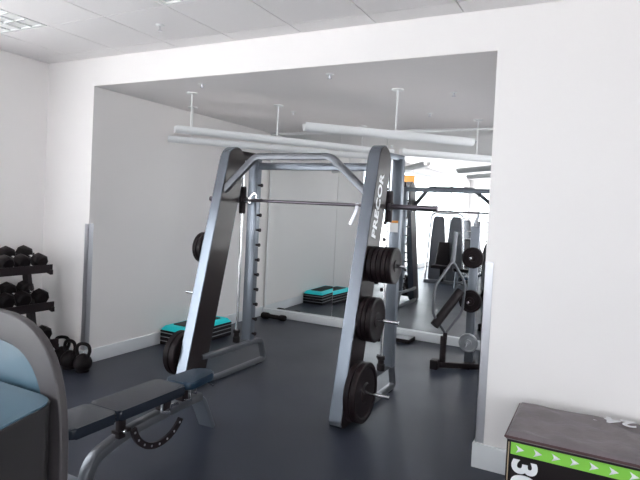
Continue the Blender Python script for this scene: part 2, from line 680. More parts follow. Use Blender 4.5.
def stadium(x, half, z0, z1, n=14, foot=.5):
    a = Vector((x, cy_at(z0), z0))
    b = Vector((x, cy_at(z1), z1))
    out = []
    for i in range(n + 1):
        t = PI * i / n
        out.append(b + lean_n * half * math.cos(t) + lean_v * half * math.sin(t))
    lo = .003
    hw = half / math.cos(math.atan(LEAN))
    rear, front = Vector((x, cy_at(lo) + hw, lo)), Vector((x, cy_at(lo) - hw, lo))
    down = -lean_v
    mid = (rear + front) / 2
    ins = half - HALF
    for c_, r_, d1, d2 in ((front, .075, -down, (rear - front).normalized()), (rear, .05, (front - rear).normalized(), -down)):
        s_, e_ = c_ + d1 * r_, c_ + d2 * r_
        for i in range(9):
            t = i / 8
            out.append(s_ * (1 - t) ** 2 + c_ * 2 * t * (1 - t) + e_ * t * t)
    return out


smith = thing('smith_machine', (-2.4, 4.1, 0), 'tall grey smith machine with two leaning columns and a fixed barbell, in the alcove', 'weight machine')
CT = .048
Z_LO, Z_HI = 0.098, 1.995
for xc in (XC_L, XC_R):
    bm = bmesh.new()
    add_prism(bm, stadium(xc - CT, HALF, Z_LO, Z_HI), (2 * CT, 0, 0), .010, 3)
    c = obj('column', bm, M['column_grey'], smith)
    for s, lab in ((1, 'dark panel on the right side'), (-1, 'dark panel on the left side')):
        bm = bmesh.new()
        x0 = xc + (CT + .0002 if s > 0 else -CT - .0042)
        add_prism(bm, stadium(x0, HALF - .009, Z_LO, Z_HI), (.004, 0, 0), .0015, 1)
        obj('side_panel', bm, M['dark_panel'], c)
    if xc == XC_R:
        px = xc + CT + .0045
        zc = 1.63
        o3 = Vector((px, cy_at(zc), zc)) - lean_n * .026
        text_mesh('lettering', 'PRECOR', 0.115, axes(o3, lean_v, -lean_n), M['print'], c, .0008, 0.004, 1.18, 1.05)

# front arch beam between the columns
bm = bmesh.new()
pts = [(XC_L + CT - .01, cy_at(1.72) - .095, 1.715), (-2.755, cy_at(2.02) - .095, 2.03), (-2.0, cy_at(2.02) - .095, 2.03), (XC_R - CT + .01, cy_at(1.74) - .095, 1.74)]
add_sweep(bm, round_path(pts, .05, 5), rect_sec(.05, .058, .006, 2), (0, 1, 0))
obj('front_beam', bm, M['dark_silver'], smith)
XU_L, XU_R, Y_U = -3.043, -1.558, 4.52
# floor loops
for xl in (-2.985, -1.575):
    bm = bmesh.new()
    xk = xl + (-.045 if xl < -2 else 0)
    pts = [(xk, 3.80, .235), (xl, 4.0, .238), (xl, 4.66, .238), (xl, 4.735, .024), (xl, 4.0, .024), (xk, 3.76, .024)]
    add_sweep(bm, round_path(pts, [0, .05, .07, .05, .05, 0], 6), rect_sec(.055, .042, .008, 2), (1, 0, 0))
    b_ = obj('base_loop', bm, M['dark_silver'], smith)
    bm = bmesh.new()
    add_box(bm, xl - .034, xl + .034, 4.56, 4.66, .001, .006, .002)
    obj('foot_pad', bm, M['rubber'], b_)
# rear uprights, guide rods, pegs
pegs_z = [0.32 + .147 * k for k in range(11)]
for k, xu in enumerate((XU_L, XU_R)):
    inward = 1 if k == 0 else -1
    bm = bmesh.new()
    add_box(bm, xu - .055, xu + .055, Y_U - .035, Y_U + .035, .25, 2.05, .008, 2)
    u = obj('upright', bm, M['silver'], smith)
    for z in pegs_z:
        bm = bmesh.new()
        xa = xu + inward * .055
        add_cyl(bm, (xa - inward * .004, Y_U - .01, z), (xa + inward * .036, Y_U - .01, z), .011, n=12)
        add_cyl(bm, (xa + inward * .030, Y_U - .01, z), (xa + inward * .042, Y_U - .01, z), .018, n=12)
        obj('peg', bm, M['dark_metal'], u)
    if k == 1:
        bm = bmesh.new()
        add_box(bm, xu - .04, xu + .04, Y_U - .037, Y_U - .0345, 1.42, 1.52)
        s_ = obj('sticker', bm, M['sticker'], u)
        bm = bmesh.new()
        add_box(bm, xu - .04, xu + .04, Y_U - .0385, Y_U - .0365, 1.50, 1.52)
        obj('sticker_band', bm, M['orange'], s_)
    xr = xu - inward * .005
    bm = bmesh.new()
    add_cyl(bm, (xr, 4.335, .25), (xr, 4.335, 2.03), .014, n=16)
    g_ = obj('guide_rod', bm, M['chrome'], smith)
    bm = bmesh.new()
    add_lathe(bm, (xr, 4.335, .258), (0, 0, 1), [(0, .0), (0, .034), (.05, .034), (.06, .026), (.085, .026), (.095, .034), (.12, .034), (.125, .0)], 20)
    obj('rubber_stop', bm, M['rubber'], g_)
    # top tube from column to upright
    bm = bmesh.new()
    xc = (XC_L, XC_R)[k]
    add_sweep(bm, [(xc, cy_at(1.99) + .02, 2.06), (xu, 4.58, 2.06)], rect_sec(.075, .085 if k == 0 else .055, .01, 2), (1, 0, 0))
    obj('top_tube', bm, M['dark_panel'] if k == 0 else M['silver'], smith)
# rear top crossbar
bm = bmesh.new()
add_sweep(bm, [(XU_L + .05, 4.53, 1.98), (XU_R - .05, 4.53, 1.98)], rect_sec(.05, .07, .008, 2), (0, 1, 0))
obj('rear_crossbar', bm, M['silver'], smith)
# barbell on its carriages
ZB, YB = 1.637, 4.32
bm = bmesh.new()
add_cyl(bm, (-3.02, YB, ZB), (-1.62, YB, ZB), .0145, n=18)
barb = obj('barbell', bm, M['bar'], smith)
for s, xa, xb in ((-1, -3.06, -3.42), (1, -1.58, -1.14)):
    bm = bmesh.new()
    add_cyl(bm, (xa, YB, ZB), (xb, YB, ZB), .021, n=20)
    add_cyl(bm, (xa + s * .03, YB, ZB), (xa + s * .05, YB, ZB), .034, n=20)
    add_cyl(bm, (xb - s * .012, YB, ZB), (xb + s * .004, YB, ZB), .024, n=20)
    obj('sleeve', bm, M['bar'], barb)
for k, xu in enumerate((XU_L, XU_R)):
    inward = 1 if k == 0 else -1
    xr = xu - inward * .005
    bm = bmesh.new()
    add_lathe(bm, (xr, 4.335, ZB - .13), (0, 0, 1), [(0, 0), (0, .028), (.015, .032), (.10, .032), (.11, .038), (.16, .038), (.17, .032), (.245, .032), (.26, .028), (.26, 0)], 22)
    ca = obj('carriage', bm, M['dark_metal'], smith)
    # rotating safety hook
    xa = xu + inward * .075
    bm = bmesh.new()
    add_lathe(bm, (xa - .012, YB, ZB), (1, 0, 0), [(0, 0), (0, .03), (.024, .03), (.024, 0)], 20)
    hk = [(xa, YB, ZB), (xa, YB + .035, ZB + .05), (xa, YB + .085, ZB + .075), (xa, YB + .12, ZB + .055), (xa, YB + .115, ZB + .02)]
    add_sweep(bm, round_path(hk, .03, 4), rect_sec(.012, .022, .003, 1), (1, 0, 0))
    obj('safety_hook', bm, M['chrome'], ca)
    if k == 1:
        bm = bmesh.new()
        hd = [(-1.832, YB, ZB + .02), (-1.835, YB - .012, ZB - .05), (-1.885, YB - .016, ZB - .17)]
        add_sweep(bm, round_path(hd, .02, 4), rect_sec(.020, .034, .006, 2), (0, 1, 0))
        obj('hook_handle', bm, M['alu'], ca)
# plate horns
HORNS = [(1.182, 0.018), (0.772, 0.018), (0.25, 0.018)]
for k, xc in enumerate((XC_L, XC_R)):
    s = -1 if k == 0 else 1
    HL = .285 if s > 0 else .18
    for z, r in HORNS:
        bm = bmesh.new()
        xa = xc + s * (CT + .004)
        add_lathe(bm, (xa, cy_at(z), z), (s, 0, 0), [(0, 0), (0, .04), (.010, .04), (.014, r - .004), (HL, r - .004), (HL + .002, r - .007), (HL + .002, 0)], 18)
        obj('plate_horn', bm, M['chrome'], smith)

# ------------------------------------------------------------ weight plates


def plate_bm(x, y, z, s, r, th, bore=.0155):
    """plate lying on a horn: faces along +-x"""
    b_ = bmesh.new()
    rim = r * .86
    prof = [(0, bore), (0, r * .30), (.18 * th, r * .34), (.18 * th, rim - .012), (0, rim), (0, r - .008), (.12 * th, r), (.88 * th, r),
            (th, r - .008), (th, rim), (.82 * th, rim - .012), (.82 * th, r * .34), (th, r * .30), (th, bore)]
    add_lathe(b_, (x, y, z), (s, 0, 0), prof, 40, closed=True)
    return b_


G_R = 'weight plates on the right column of the smith machine'
words = ('innermost', 'second', 'third', 'fourth', 'outermost')


def stack(s, xc, z, r, th, n, labels, group):
    x = xc + s * (CT + .019)
    for i in range(n):
        # the bore hangs on the horn, so the plate sits a touch low
        o = obj('weight_plate', plate_bm(x, cy_at(z), z, s, r, th), M['plate'])
        for p in o.data.polygons:
            pass
        c = Vector((x + s * th / 2, cy_at(z), z - r))
        o.data.transform(Matrix.Translation(-c))
        o.location = c
        tag(o, labels[i], 'weight plate', group)
        x += s * (th + .001)


stack(1, XC_R, 1.182, .140, .038, 5, [
    'small black weight plate against the right column, innermost of the top stack',
    'small black weight plate, second from the column in the top right stack',
    'small black weight plate, middle one of the five in the top right stack',
    'small black weight plate, second from the outside in the top right stack',
    'small black weight plate with its face showing, outermost of the top right stack'], G_R)
stack(1, XC_R, 0.772, .170, .034, 3, [
    'medium black weight plate against the right column, innermost on the middle horn',
    'medium black weight plate, centre one of three on the middle horn of right column',
    'medium black weight plate facing out, outermost on the middle horn of right column'], G_R)
stack(1, XC_R, 0.25, .222, .047, 2, [
    'large black weight plate against the foot of the right column, inner of two',
    'large black weight plate facing out at the foot of the right column'], G_R)
G_L = 'weight plates on the left column of the smith machine'
stack(-1, XC_L, 1.182, .140, .046, 2, [
    'small black weight plate behind the left column, closest to it at the top horn',
    'small black weight plate peeking out furthest left of the left column top'], G_L)
stack(-1, XC_L, 0.25, .195, .062, 2, [
    'large black weight plate at the foot of the left column, closest to it',
    'large black weight plate sticking out furthest left at the left column foot'], G_L)

# ------------------------------------------------------------ weight bench
BX = -2.43
bench = thing('weight_bench', (BX, 2.55, 0), 'adjustable black weight bench with grey arched frame, in front of the smith machine', 'weight bench')


def pad(bm_, x0, x1, y0, y1, z0, z1, rc=.03, b_=.018, taper=0.0):
    out = []
    for cx, cy, a0, q in ((x1 - rc, y1 - rc, 0, -taper), (x0 + rc, y1 - rc, PI / 2, taper), (x0 + rc, y0 + rc, PI, 0), (x1 - rc, y0 + rc, 1.5 * PI, 0)):
        for i in range(6):
            t = a0 + i * PI / 10
            out.append((cx + q + rc * math.cos(t), cy + rc * math.sin(t), z0))
    add_prism(bm_, out, (0, 0, z1 - z0), b_, 3)


bm = bmesh.new()
pad(bm, BX - .125, BX + .125, 1.93, 2.225, .375, .432, .03)
obj('head_pad', bm, M['vinyl'], bench)
bm = bmesh.new()
pad(bm, BX - .125, BX + .125, 2.23, 2.765, .375, .432, .02)
obj('back_pad', bm, M['vinyl'], bench)
bm = bmesh.new()
pad(bm, BX - .108, BX + .118, 2.80, 3.125, .378, .430, .06, .018, .03)
obj('seat', bm, M['seat_blue'], bench)
# arched main tube
bm = bmesh.new()
pts = [(BX, 2.115, .0), (BX, 2.15, .165), (BX, 2.40, .235), (BX, 2.86, .262), (BX, 3.04, .262)]
path = round_path(pts, [0, .14, .14, .1, 0], 7)
add_sweep(bm, path, rect_sec(.075, .055, .012, 2), (1, 0, 0))
obj('main_tube', bm, M['dark_silver'], bench)
bm = bmesh.new()
add_box(bm, BX - .26, BX + .03, 2.085, 2.145, .002, .05, .008)
obj('front_foot', bm, M['silver'], bench)
bm = bmesh.new()
pts = [(BX - .03, 2.98, .258), (BX - .03, 3.06, .248), (BX - .03, 3.185, .003)]
add_sweep(bm, round_path(pts, .05, 6), rect_sec(.13, .035, .008, 2), (1, 0, 0))
obj('rear_leg', bm, M['silver'], bench)
# under-pad rails and brackets
bm = bmesh.new()
add_box(bm, BX - .04, BX + .04, 2.0, 2.74, .345, .374, .006)
obj('pad_rail', bm, M['dark_metal'], bench)
bm = bmesh.new()
add_box(bm, BX - .04, BX + .04, 2.80, 3.10, .352, .384, .006)
obj('seat_rail', bm, M['dark_metal'], bench)
for ya, yb in ((2.66, 2.74), (2.84, 2.90)):
    bm = bmesh.new()
    add_box(bm, BX - .03, BX + .03, ya, yb, .255, .353, .005)
    obj('pivot_bracket', bm, M['dark_metal'], bench)
bm = bmesh.new()
for z_ in ([(2.570, .375), (2.570, .290), (2.640, .268), (2.645, .312), (2.712, .303)], [(2.775, .305), (2.832, .293), (2.830, .346), (2.880, .325), (2.885, .37)]):
    add_sweep(bm, [(BX + .060, y + .055, z) for y, z in z_], rect_sec(.014, .015, .002, 1), (1, 0, 0))
obj('zigzag_bracket', bm, M['chrome'], bench)
for (y, z) in ((2.70, .375), (2.92, .372)):
    bm = bmesh.new()
    add_lathe(bm, (BX + .04, y, z), (1, 0, 0), [(0, 0), (0, .008), (.015, .008), (.015, .018), (.03, .018), (.034, .012), (.034, 0)], 14)
    obj('pivot_bolt', bm, M['chrome'], bench)
bm = bmesh.new()
add_cyl(bm, (BX + .03, 3.05, .375), (BX + .13, 3.03, .36), .007, n=10)
obj('pop_pin', bm, M['chrome'], bench)
# curved adjustment sector with holes
bm = bmesh.new()
cyy, czz, ro, ri = 2.622, .315, .240, .200
out = []
n = 20
for i in range(n + 1):
    t = PI + .22 + (PI - .78) * i / n
    out.append((BX - .008 + .05, cyy + ro * math.cos(t), czz - .01 + ro * .95 * math.sin(t)))
for i in range(n, -1, -1):
    t = PI + .22 + (PI - .78) * i / n
    out.append((BX - .008 + .05, cyy + ri * math.cos(t), czz - .01 + ri * .95 * math.sin(t)))
A = [bm.verts.new(p) for p in out]
B = [bm.verts.new((p[0] + .016, p[1], p[2])) for p in out]
N = len(out)
for i in range(n):
    j, k2 = i, N - 1 - i
    bm.faces.new((A[j], A[j + 1], A[k2 - 1], A[k2]))
    bm.faces.new((B[k2], B[k2 - 1], B[j + 1], B[j]))
for i in range(N):
    bm.faces.new((A[i], B[i], B[(i + 1) % N], A[(i + 1) % N]))
sect = obj('adjustment_sector', bm, M['dark_metal'], bench)
for i in range(8):
    t = PI + .34 + (PI - 1.02) * i / 7
    rm = (ro + ri) / 2
    bm = bmesh.new()
    p = Vector((BX + .0575, cyy + rm * math.cos(t), czz - .01 + rm * .95 * math.sin(t)))
    add_cyl(bm, p, p + Vector((.0025, 0, 0)), .007, n=10)
    obj('adjustment_hole', bm, M['alu'], sect)
bm = bmesh.new()
add_box(bm, BX + .02, BX + .055, 2.30, 2.345, .235, .372, .004)
add_box(bm, BX + .0, BX + .06, 2.29, 2.38, .262, .28, .003)
obj('support_arm', bm, M['dark_metal'], bench)
bm = bmesh.new()
add_lathe(bm, (BX + .055, 2.32, .28), (1, 0, 0), [(0, 0), (0, .012), (.02, .012), (.024, .008), (.024, 0)], 14)
obj('pivot_bolt', bm, M['chrome'], bench)

bench.location = (BX + .06, 2.55 - .055, 0)

# ------------------------------------------------------------ grey machine at the left edge
mach = thing('exercise_machine', (-2.0, 1.2, 0), 'large grey rounded exercise machine with pale blue panel, cut off at the left edge', 'weight machine')


def arch_outline(xc_, a_, z0, z1, y, n=26, zs=.6, ex=3.0):
    out = [(xc_ + a_, y, z0)]
    for i in range(n + 1):
        t = PI * i / n
        c_, s_ = math.cos(t), math.sin(t)
        out.append((xc_ + math.copysign(abs(c_) ** (2 / ex), c_) * a_, y, zs + (z1 - zs) * abs(s_) ** (2 / ex)))
    out.append((xc_ - a_, y, z0))
    return out


bm = bmesh.new()
oo = arch_outline(-2.0, .428, 0.0, 1.158, 1.30)
ii = arch_outline(-2.0, .338, 0.0, 1.048, 1.30)
D_ = .035
rings = [[bm.verts.new(p) for p in o_] for o_ in (oo, ii)]
rings2 = [[bm.verts.new((p[0], p[1] + D_, p[2])) for p in o_] for o_ in (oo, ii)]
for i in range(len(oo) - 1):
    bm.faces.new((rings[0][i], rings[0][i + 1], rings[1][i + 1], rings[1][i]))
    bm.faces.new((rings2[1][i], rings2[1][i + 1], rings2[0][i + 1], rings2[0][i]))
    bm.faces.new((rings[0][i + 1], rings[0][i], rings2[0][i], rings2[0][i + 1]))
    bm.faces.new((rings[1][i], rings[1][i + 1], rings2[1][i + 1], rings2[1][i]))
for i in (0, len(oo) - 1):
    bm.faces.new((rings[0][i], rings[1][i], rings2[1][i], rings2[0][i]))
bmesh.ops.recalc_face_normals(bm, faces=bm.faces)
es = [e for e in bm.edges if len(e.link_faces) == 2 and e.calc_face_angle(0) > 1.0]
bmesh.ops.bevel(bm, geom=es, offset=.012, segments=3, profile=.6, affect='EDGES', clamp_overlap=True)
obj('arch_frame', bm, M['shroud'], mach)
bm = bmesh.new()
add_prism(bm, arch_outline(-2.0, .342, 0.0, 1.052, 1.318), (0, .02, 0))
obj('blue_panel', bm, M['blue_panel'], mach)
bm = bmesh.new()
out = []
rc = .07
x0, x1, y0, y1 = -2.2, -1.592, .75, 1.296
for cx, cyc, a0 in ((x1 - rc, y1 - rc, 0), (x0 + rc, y1 - rc, PI / 2), (x0 + rc, y0 + rc, PI), (x1 - rc, y0 + rc, 1.5 * PI)):
    for i in range(9):
        t = a0 + i * PI / 16
        px_, py_ = cx + rc * math.cos(t), cyc + rc * math.sin(t)
        out.append((px_ + max(0, (px_ + 2.2) / .578) * .3 * (y1 - py_), py_, 0.0))
add_prism(bm, out, (0, 0, .893), .008, 3)
hous = obj('housing', bm, M['shroud_dark'], mach)
bm = bmesh.new()
out2 = [((p[0] - (x0 + x1) / 2) * .985 + (x0 + x1) / 2, (p[1] - (y0 + y1) / 2) * .985 + (y0 + y1) / 2, .8935) for p in out]
add_prism(bm, out2, (0, 0, .006), .002, 2)
obj('lid', bm, M['blue_panel'], hous)

# ------------------------------------------------------------ soft plyometric box
BXX0, BXX1, BY0, BY1, BH = -.338, .425, 2.94, 3.468, .512
box = thing('plyometric_box', ((BXX0 + BXX1) / 2, (BY0 + BY1) / 2, 0), 'soft black plyometric box with grey top and green arrow stripe, by the right wall', 'exercise box')
bm = bmesh.new()
add_box(bm, BXX0, BXX1, BY0, BY1, 0.002, BH - .030, .012, 3)
obj('body', bm, M['black_vinyl_box'], box)
# padded top cover, slightly puffed and creased
bm = bmesh.new()
nx, ny = 64, 48
grid = []
for j in range(ny + 1):
    row = []
    for i in range(nx + 1):
        u_, v_ = i / nx, j / ny
        x = BXX0 - .004 + (BXX1 - BXX0 + .008) * u_
        y = BY0 - .004 + (BY1 - BY0 + .008) * v_
        e = min(u_ * (BXX1 - BXX0), (1 - u_) * (BXX1 - BXX0), v_ * (BY1 - BY0), (1 - v_) * (BY1 - BY0))
        z = BH - .018 + .018 * min(1, e / .02) ** .5
        z += (.0045 * math.sin(x * 23 + 9 * y + 1.5 * math.sin(y * 17)) + .0035 * math.sin(x * 9 - y * 31) + .002 * math.sin(x * 41 + y * 27)) * min(1, e / .05)
        row.append(bm.verts.new((x, y, z)))
    grid.append(row)
for j in range(ny):
    for i in range(nx):
        bm.faces.new((grid[j][i], grid[j][i + 1], grid[j + 1][i + 1], grid[j + 1][i]))
edge = [e for e in bm.edges if len(e.link_faces) == 1]
r = bmesh.ops.extrude_edge_only(bm, edges=edge)
for v in [g for g in r['geom'] if isinstance(g, bmesh.types.BMVert)]:
    v.co.z = BH - .036
obj('top_cover', bm, M['cover'], box, 50)
bm = bmesh.new()
zt = BH - .024
pts = [(BXX0 - .006, BY0 - .006, zt), (BXX1 + .006, BY0 - .006, zt), (BXX1 + .006, BY1 + .006, zt), (BXX0 - .006, BY1 + .006, zt), (BXX0 - .006, BY0 - .006, zt)]
add_sweep(bm, pts[:], circ_sec(.0065, 8), (0, 0, 1))
obj('top_seam', bm, M['maroon'], box)
bm = bmesh.new()
add_box(bm, BXX0 + .022, BXX1 - .012, BY0 - .003, BY0 - .0004, BH - .108, BH - .048)
stripe = obj('green_stripe', bm, M['green'], box)
for k in range(9):
    xa = BXX0 + .065 + k * .083
    za = BH - .078
    bm = bmesh.new()
    add_prism(bm, [(xa - .018, BY0 - .0042, za + .019), (xa + .022, BY0 - .0042, za), (xa - .018, BY0 - .0042, za - .019), (xa - .008, BY0 - .0042, za)], (0, .001, 0))
    obj('arrow', bm, M['print'], stripe, 0)
text_mesh('front_number', '30', .16, axes((BXX0 + .085, BY0 - .003, BH - .205), (0, 0, -1), (1, 0, 0)), M['print'], box, .0012, .006, 1.0, 1.0)
zt2 = BH + .0035
text_mesh('top_number', '24"', .125, axes((BXX1 - .275, BY1 - .040, zt2), (-1, 0, 0), (0, -1, 0)), M['print'], box, .0012, .003, 1.25, 1.0)
bm = bmesh.new()
add_cyl(bm, (BXX0 + .012, BY0 - .003, .03), (BXX0 + .012, BY0 - .003, BH - .05), .003, n=8)
obj('edge_piping', bm, M['tan'], box)

# ------------------------------------------------------------ dumbbell rack and dumbbells
rack = thing('dumbbell_rack', (-4.63, 2.6, 0), 'black three-tier dumbbell rack along the left wall', 'rack')
RY0, RY1 = 2.25, 3.36
SH = [(0.915, 1.0), (0.575, 0.67), (0.245, 0.335)]     # z of shelf at front (x=-4.42) and rear (x=-4.80)
XFB = [(-4.45, -4.80), (-4.41, -4.79), (-4.33, -4.75)]
for (zf, zb), (XF, XB) in zip(SH, XFB):
    bm = bmesh.new()
    for xx, zz in ((XF - .03, zf), (XB + .05, zb)):
        add_prism(bm, [(xx - .022, RY0, zz - .02), (xx + .022, RY0, zz - .035), (xx + .022, RY0, zz + .040), (xx + .014, RY0, zz + .040), (xx + .014, RY0, zz + .006), (xx - .022, RY0, zz + .012)], (0, RY1 - RY0, 0))
    for yy in (RY0, RY1 - .03, (RY0 + RY1) / 2):
        add_prism(bm, [(XF, yy, zf - .012), (XF, yy, zf - .055), (XB, yy, zb - .045), (XB, yy, zb - .005)], (0, .03, 0))
    obj('shelf', bm, M['dark_metal'], rack)
for yy in (RY0 + .04, RY1 - .09):
    bm = bmesh.new()
    add_sweep(bm, [(-4.52, yy, .02), (-4.74, yy, 1.04)], rect_sec(.05, .075, .006, 1), (0, 1, 0))
    add_box(bm, -4.82, -4.40, yy - .03, yy + .03, .001, .05, .006)
    obj('end_frame', bm, M['dark_metal'], rack)

R_D = [.068, .074, .074]


def hex_head(bm_, x0, x1, r):
    n_ = 8
    prof = [(0, 0), (0, r * .72), (.012, r * .93), (.02, r), (abs(x1 - x0) - .02, r), (abs(x1 - x0) - .012, r * .93), (abs(x1 - x0), r * .72), (abs(x1 - x0), 0)]
    add_lathe(bm_, (x0, 0, 0), (1, 0, 0), prof, n_)


def make_dumbbell(r, label):
    t = thing('dumbbell', (0, 0, 0), label, 'dumbbell', 'dumbbells on the three-tier rack')
    bm_ = bmesh.new()
    add_cyl(bm_, (-.07, 0, 0), (.07, 0, 0), .016, n=14)
    obj('handle', bm_, M['chrome'], t)
    for s in (-1, 1):
        bm_ = bmesh.new()
        if s < 0:
            hex_head(bm_, -.165, -.06, r)
        else:
            hex_head(bm_, .06, .165, r)
        obj('head', bm_, M['rubber'], t, 30)
    return t


tier_word = ('top', 'middle', 'bottom')
ordn = ('first', 'second', 'third', 'fourth', 'fifth', 'sixth', 'seventh', 'eighth', 'ninth')
for ti, (zf, zb) in enumerate(SH):
    r = R_D[ti]
    XF, XB = XFB[ti]
    proto = None
    for k in range(6):
        yy = 3.255 - k * .160 - .01 * (k % 2)
        lab = 'black dumbbell on the %s tier of the rack, %s from the alcove wall' % (tier_word[ti], ordn[k])
        xm = (XF + XB) / 2 + .01
        zm = (zf + zb) / 2 + .004 + r * .82
        if proto is None:
            proto = make_dumbbell(r, lab)
            o = proto
        else:
            o = dup(proto, (0, 0, 0), lab)
        o.location = (xm, yy, zm)
        o.rotation_euler = (0, math.atan2(zb - zf, XF - XB), 0)

# ------------------------------------------------------------ kettlebells


def make_kettlebell(label):
    t = thing('kettlebell', (0, 0, 0), label, 'kettlebell', 'kettlebells on the floor by the corner guard')
    bm_ = bmesh.new()
    prof = [(0, 0), (0, .055), (.008, .060)]
    for i in range(1, 12):
        a = -1.05 + (2.45) * i / 11
        prof.append((.080 + .082 * math.sin(a), max(.03, .082 * math.cos(a))))
    prof.append((.170, 0))
    add_lathe(bm_, (0, 0, 0), (0, 0, 1), prof, 24)
    obj('body', bm_, M['rubber'], t, 60)
    bm_ = bmesh.new()
    pts_ = [(-.042, 0, .130), (-.068, 0, .195), (-.052, 0, .248), (0, 0, .260), (.052, 0, .248), (.068, 0, .195), (.042, 0, .130)]
    add_sweep(bm_, round_path(pts_, .03, 4), circ_sec(.0155, 12), (0, 1, 0))
    obj('handle', bm_, M['rubber'], t, 60)
    return t


kb = make_kettlebell('black kettlebell nearest the metal corner guard, right end of the floor row')
kb.location = (-4.09, 3.43, 0)
kb.rotation_euler = (0, 0, .35)
dup(kb, (-4.27, 3.43, 0), 'black kettlebell in the centre of the floor row under the dumbbells', .1)
dup(kb, (-4.44, 3.475, 0), 'black kettlebell beside the grey machine, left end of the floor row', .6)

# ------------------------------------------------------------ aerobic step stack
SX0, SX1, SY0, SY1 = -4.245, -3.895, 4.56, 5.40
G_S = 'step risers stacked under the teal step'
rl = ('black step riser lying on the floor, lowest in the stack', 'black step riser second from the floor under the teal step',
      'black step riser third from the floor, just under the teal step')
for k in range(3):
    z0 = .001 + k * .046
    rs = thing('step_riser', ((SX0 + SX1) / 2, (SY0 + SY1) / 2, z0), rl[k], 'step riser', G_S)
    bm = bmesh.new()
    add_box(bm, SX0, SX1, SY0, SY1, z0, z0 + .037, .008, 2)
    obj('body', bm, M['rubber'], rs)
    bm = bmesh.new()
    add_box(bm, SX0 + .006, SX1 - .006, SY0 + .006, SY1 - .006, z0 + .0365, z0 + .0455)
    obj('edge_band', bm, M['grey_plate'], rs)
step = thing('step_platform', ((SX0 + SX1) / 2, (SY0 + SY1) / 2, .139), 'teal topped aerobic step on a stack of black risers by the alcove wall', 'exercise step')
bm = bmesh.new()
z0 = .139
o1 = [(SX0, SY0), (SX1, SY0), (SX1, SY1), (SX0, SY1)]
add_box(bm, SX0, SX1, SY0, SY1, z0, z0 + .022, .006, 2)
obj('body', bm, M['rubber'], step)
bm = bmesh.new()
vb = [bm.verts.new((x, y, z0 + .0225)) for x, y in o1]
i_ = .035
o2 = [(SX0 + i_, SY0 + i_), (SX1 - i_, SY0 + i_), (SX1 - i_, SY1 - i_), (SX0 + i_, SY1 - i_)]
vt = [bm.verts.new((x, y, z0 + .072)) for x, y in o2]
for i in range(4):
    bm.faces.new((vb[i], vb[(i + 1) % 4], vt[(i + 1) % 4], vt[i]))
bm.faces.new(vb[::-1])
bm.faces.new(vt)
bevel(bm, bm.verts[:], .012, 3)
obj('top_shell', bm, M['teal'], step)
bm = bmesh.new()
pad(bm, SX0 + .075, SX1 - .075, SY0 + .11, SY1 - .11, z0 + .0718, z0 + .078, .03, .002)
obj('grip_mat', bm, M['rubber'], step)

# ------------------------------------------------------------ items on the floor at the mirror foot
bm = bmesh.new()
add_lathe(bm, (-4.15, 6.45, .047), (.86, .02, 0), [(0, 0), (0, .034), (.02, .046), (.10, .046), (.13, .030), (.28, .030), (.31, .042), (.37, .042), (.385, .032), (.385, 0)], 22)
tag(obj('massage_roller', bm, M['rubber']), 'short black roller with thick ends lying on the floor in the mirror corner', 'roller')
mb = thing('floor_pad', (-2.15, 6.48, 0), 'flat black pad lying on the floor at the mirror foot, behind the right column', 'exercise pad')
bm = bmesh.new()
add_box(bm, -2.36, -1.955, 6.36, 6.60, .001, .05, .010, 3)
obj('body', bm, M['rubber'], mb)
bm = bmesh.new()
add_box(bm, -2.35, -1.965, 6.37, 6.59, .0495, .054, .003, 2)
obj('top_sheet', bm, M['grey_plate'], mb)

# ------------------------------------------------------------ plate tree with bar holder, plates, hex bar
tree = thing('plate_tree', (-1.2, 5.85, 0), 'grey upright plate tree standing before the mirror near the right edge of the alcove', 'plate rack')
TX, TY = -1.155, 5.93
bm = bmesh.new()
d_ = Vector((TX + 1.42, TY - 5.62, 0)).normalized()
e0 = Vector((-1.40, 5.60, .035))
e1 = e0 + Vector((.55, .28, 0))
add_sweep(bm, [e0, e1], rect_sec(.055, .055, .008, 2), (0, 0, 1))
obj('base_beam', bm, M['dark_metal'], tree)
bm = bmesh.new()
add_box(bm, -1.455, -1.375, 5.49, 5.59, .002, .10, .012, 3)
obj('foot_block', bm, M['rubber'], tree)
bm = bmesh.new()
add_box(bm, -1.20, -1.10, 5.72, 6.05, .002, .03, .006)
obj('cross_foot', bm, M['dark_metal'], tree)
bm = bmesh.new()
add_box(bm, TX - .045, TX + .045, TY - .03, TY + .03, .03, 1.48, .008, 2)
up_ = obj('upright', bm, M['silver'], tree)
for z in (1.15, .69, .245):
    bm = bmesh.new()
    add_lathe(bm, (TX, TY - .03, z), (0, -1, 0), [(0, 0), (0, .035), (.01, .035), (.012, .0135), (.16, .0135), (.162, 0)], 16)
    obj('plate_horn', bm, M['chrome'], up_)
for z in (1.34, 1.42):
    bm = bmesh.new()
    add_cyl(bm, (TX - .044, TY, z), (TX - .09, TY, z), .008, n=10)
    obj('peg', bm, M['chrome'], up_)
bm = bmesh.new()
add_lathe(bm, (-1.36, 5.63, .03), (0, 0, 1), [(0, 0), (0, .032), (.30, .032), (.30, .027), (.02, .027), (.02, 0)], 20)
obj('bar_holder', bm, M['dark_metal'], tree)


def front_plate(z, r, th, m_, label):
    b_ = bmesh.new()
    y = TY - .045
    rim = r * .85
    prof = [(0, .0145), (0, r * .34), (.2 * th, r * .38), (.2 * th, rim - .008), (0, rim), (0, r - .006), (.15 * th, r), (.85 * th, r),
            (th, r - .006), (th, rim), (.8 * th, rim - .008), (.8 * th, r * .38), (th, r * .34), (th, .0145)]
    add_lathe(b_, (TX, y, z), (0, -1, 0), prof, 36, closed=True)
    o_ = obj('weight_plate', b_, m_)
    c_ = Vector((TX, y - th / 2, z - r))
    o_.data.transform(Matrix.Translation(-c_))
    o_.location = c_
    tag(o_, label, 'weight plate', 'round plates on the plate tree by the mirror')


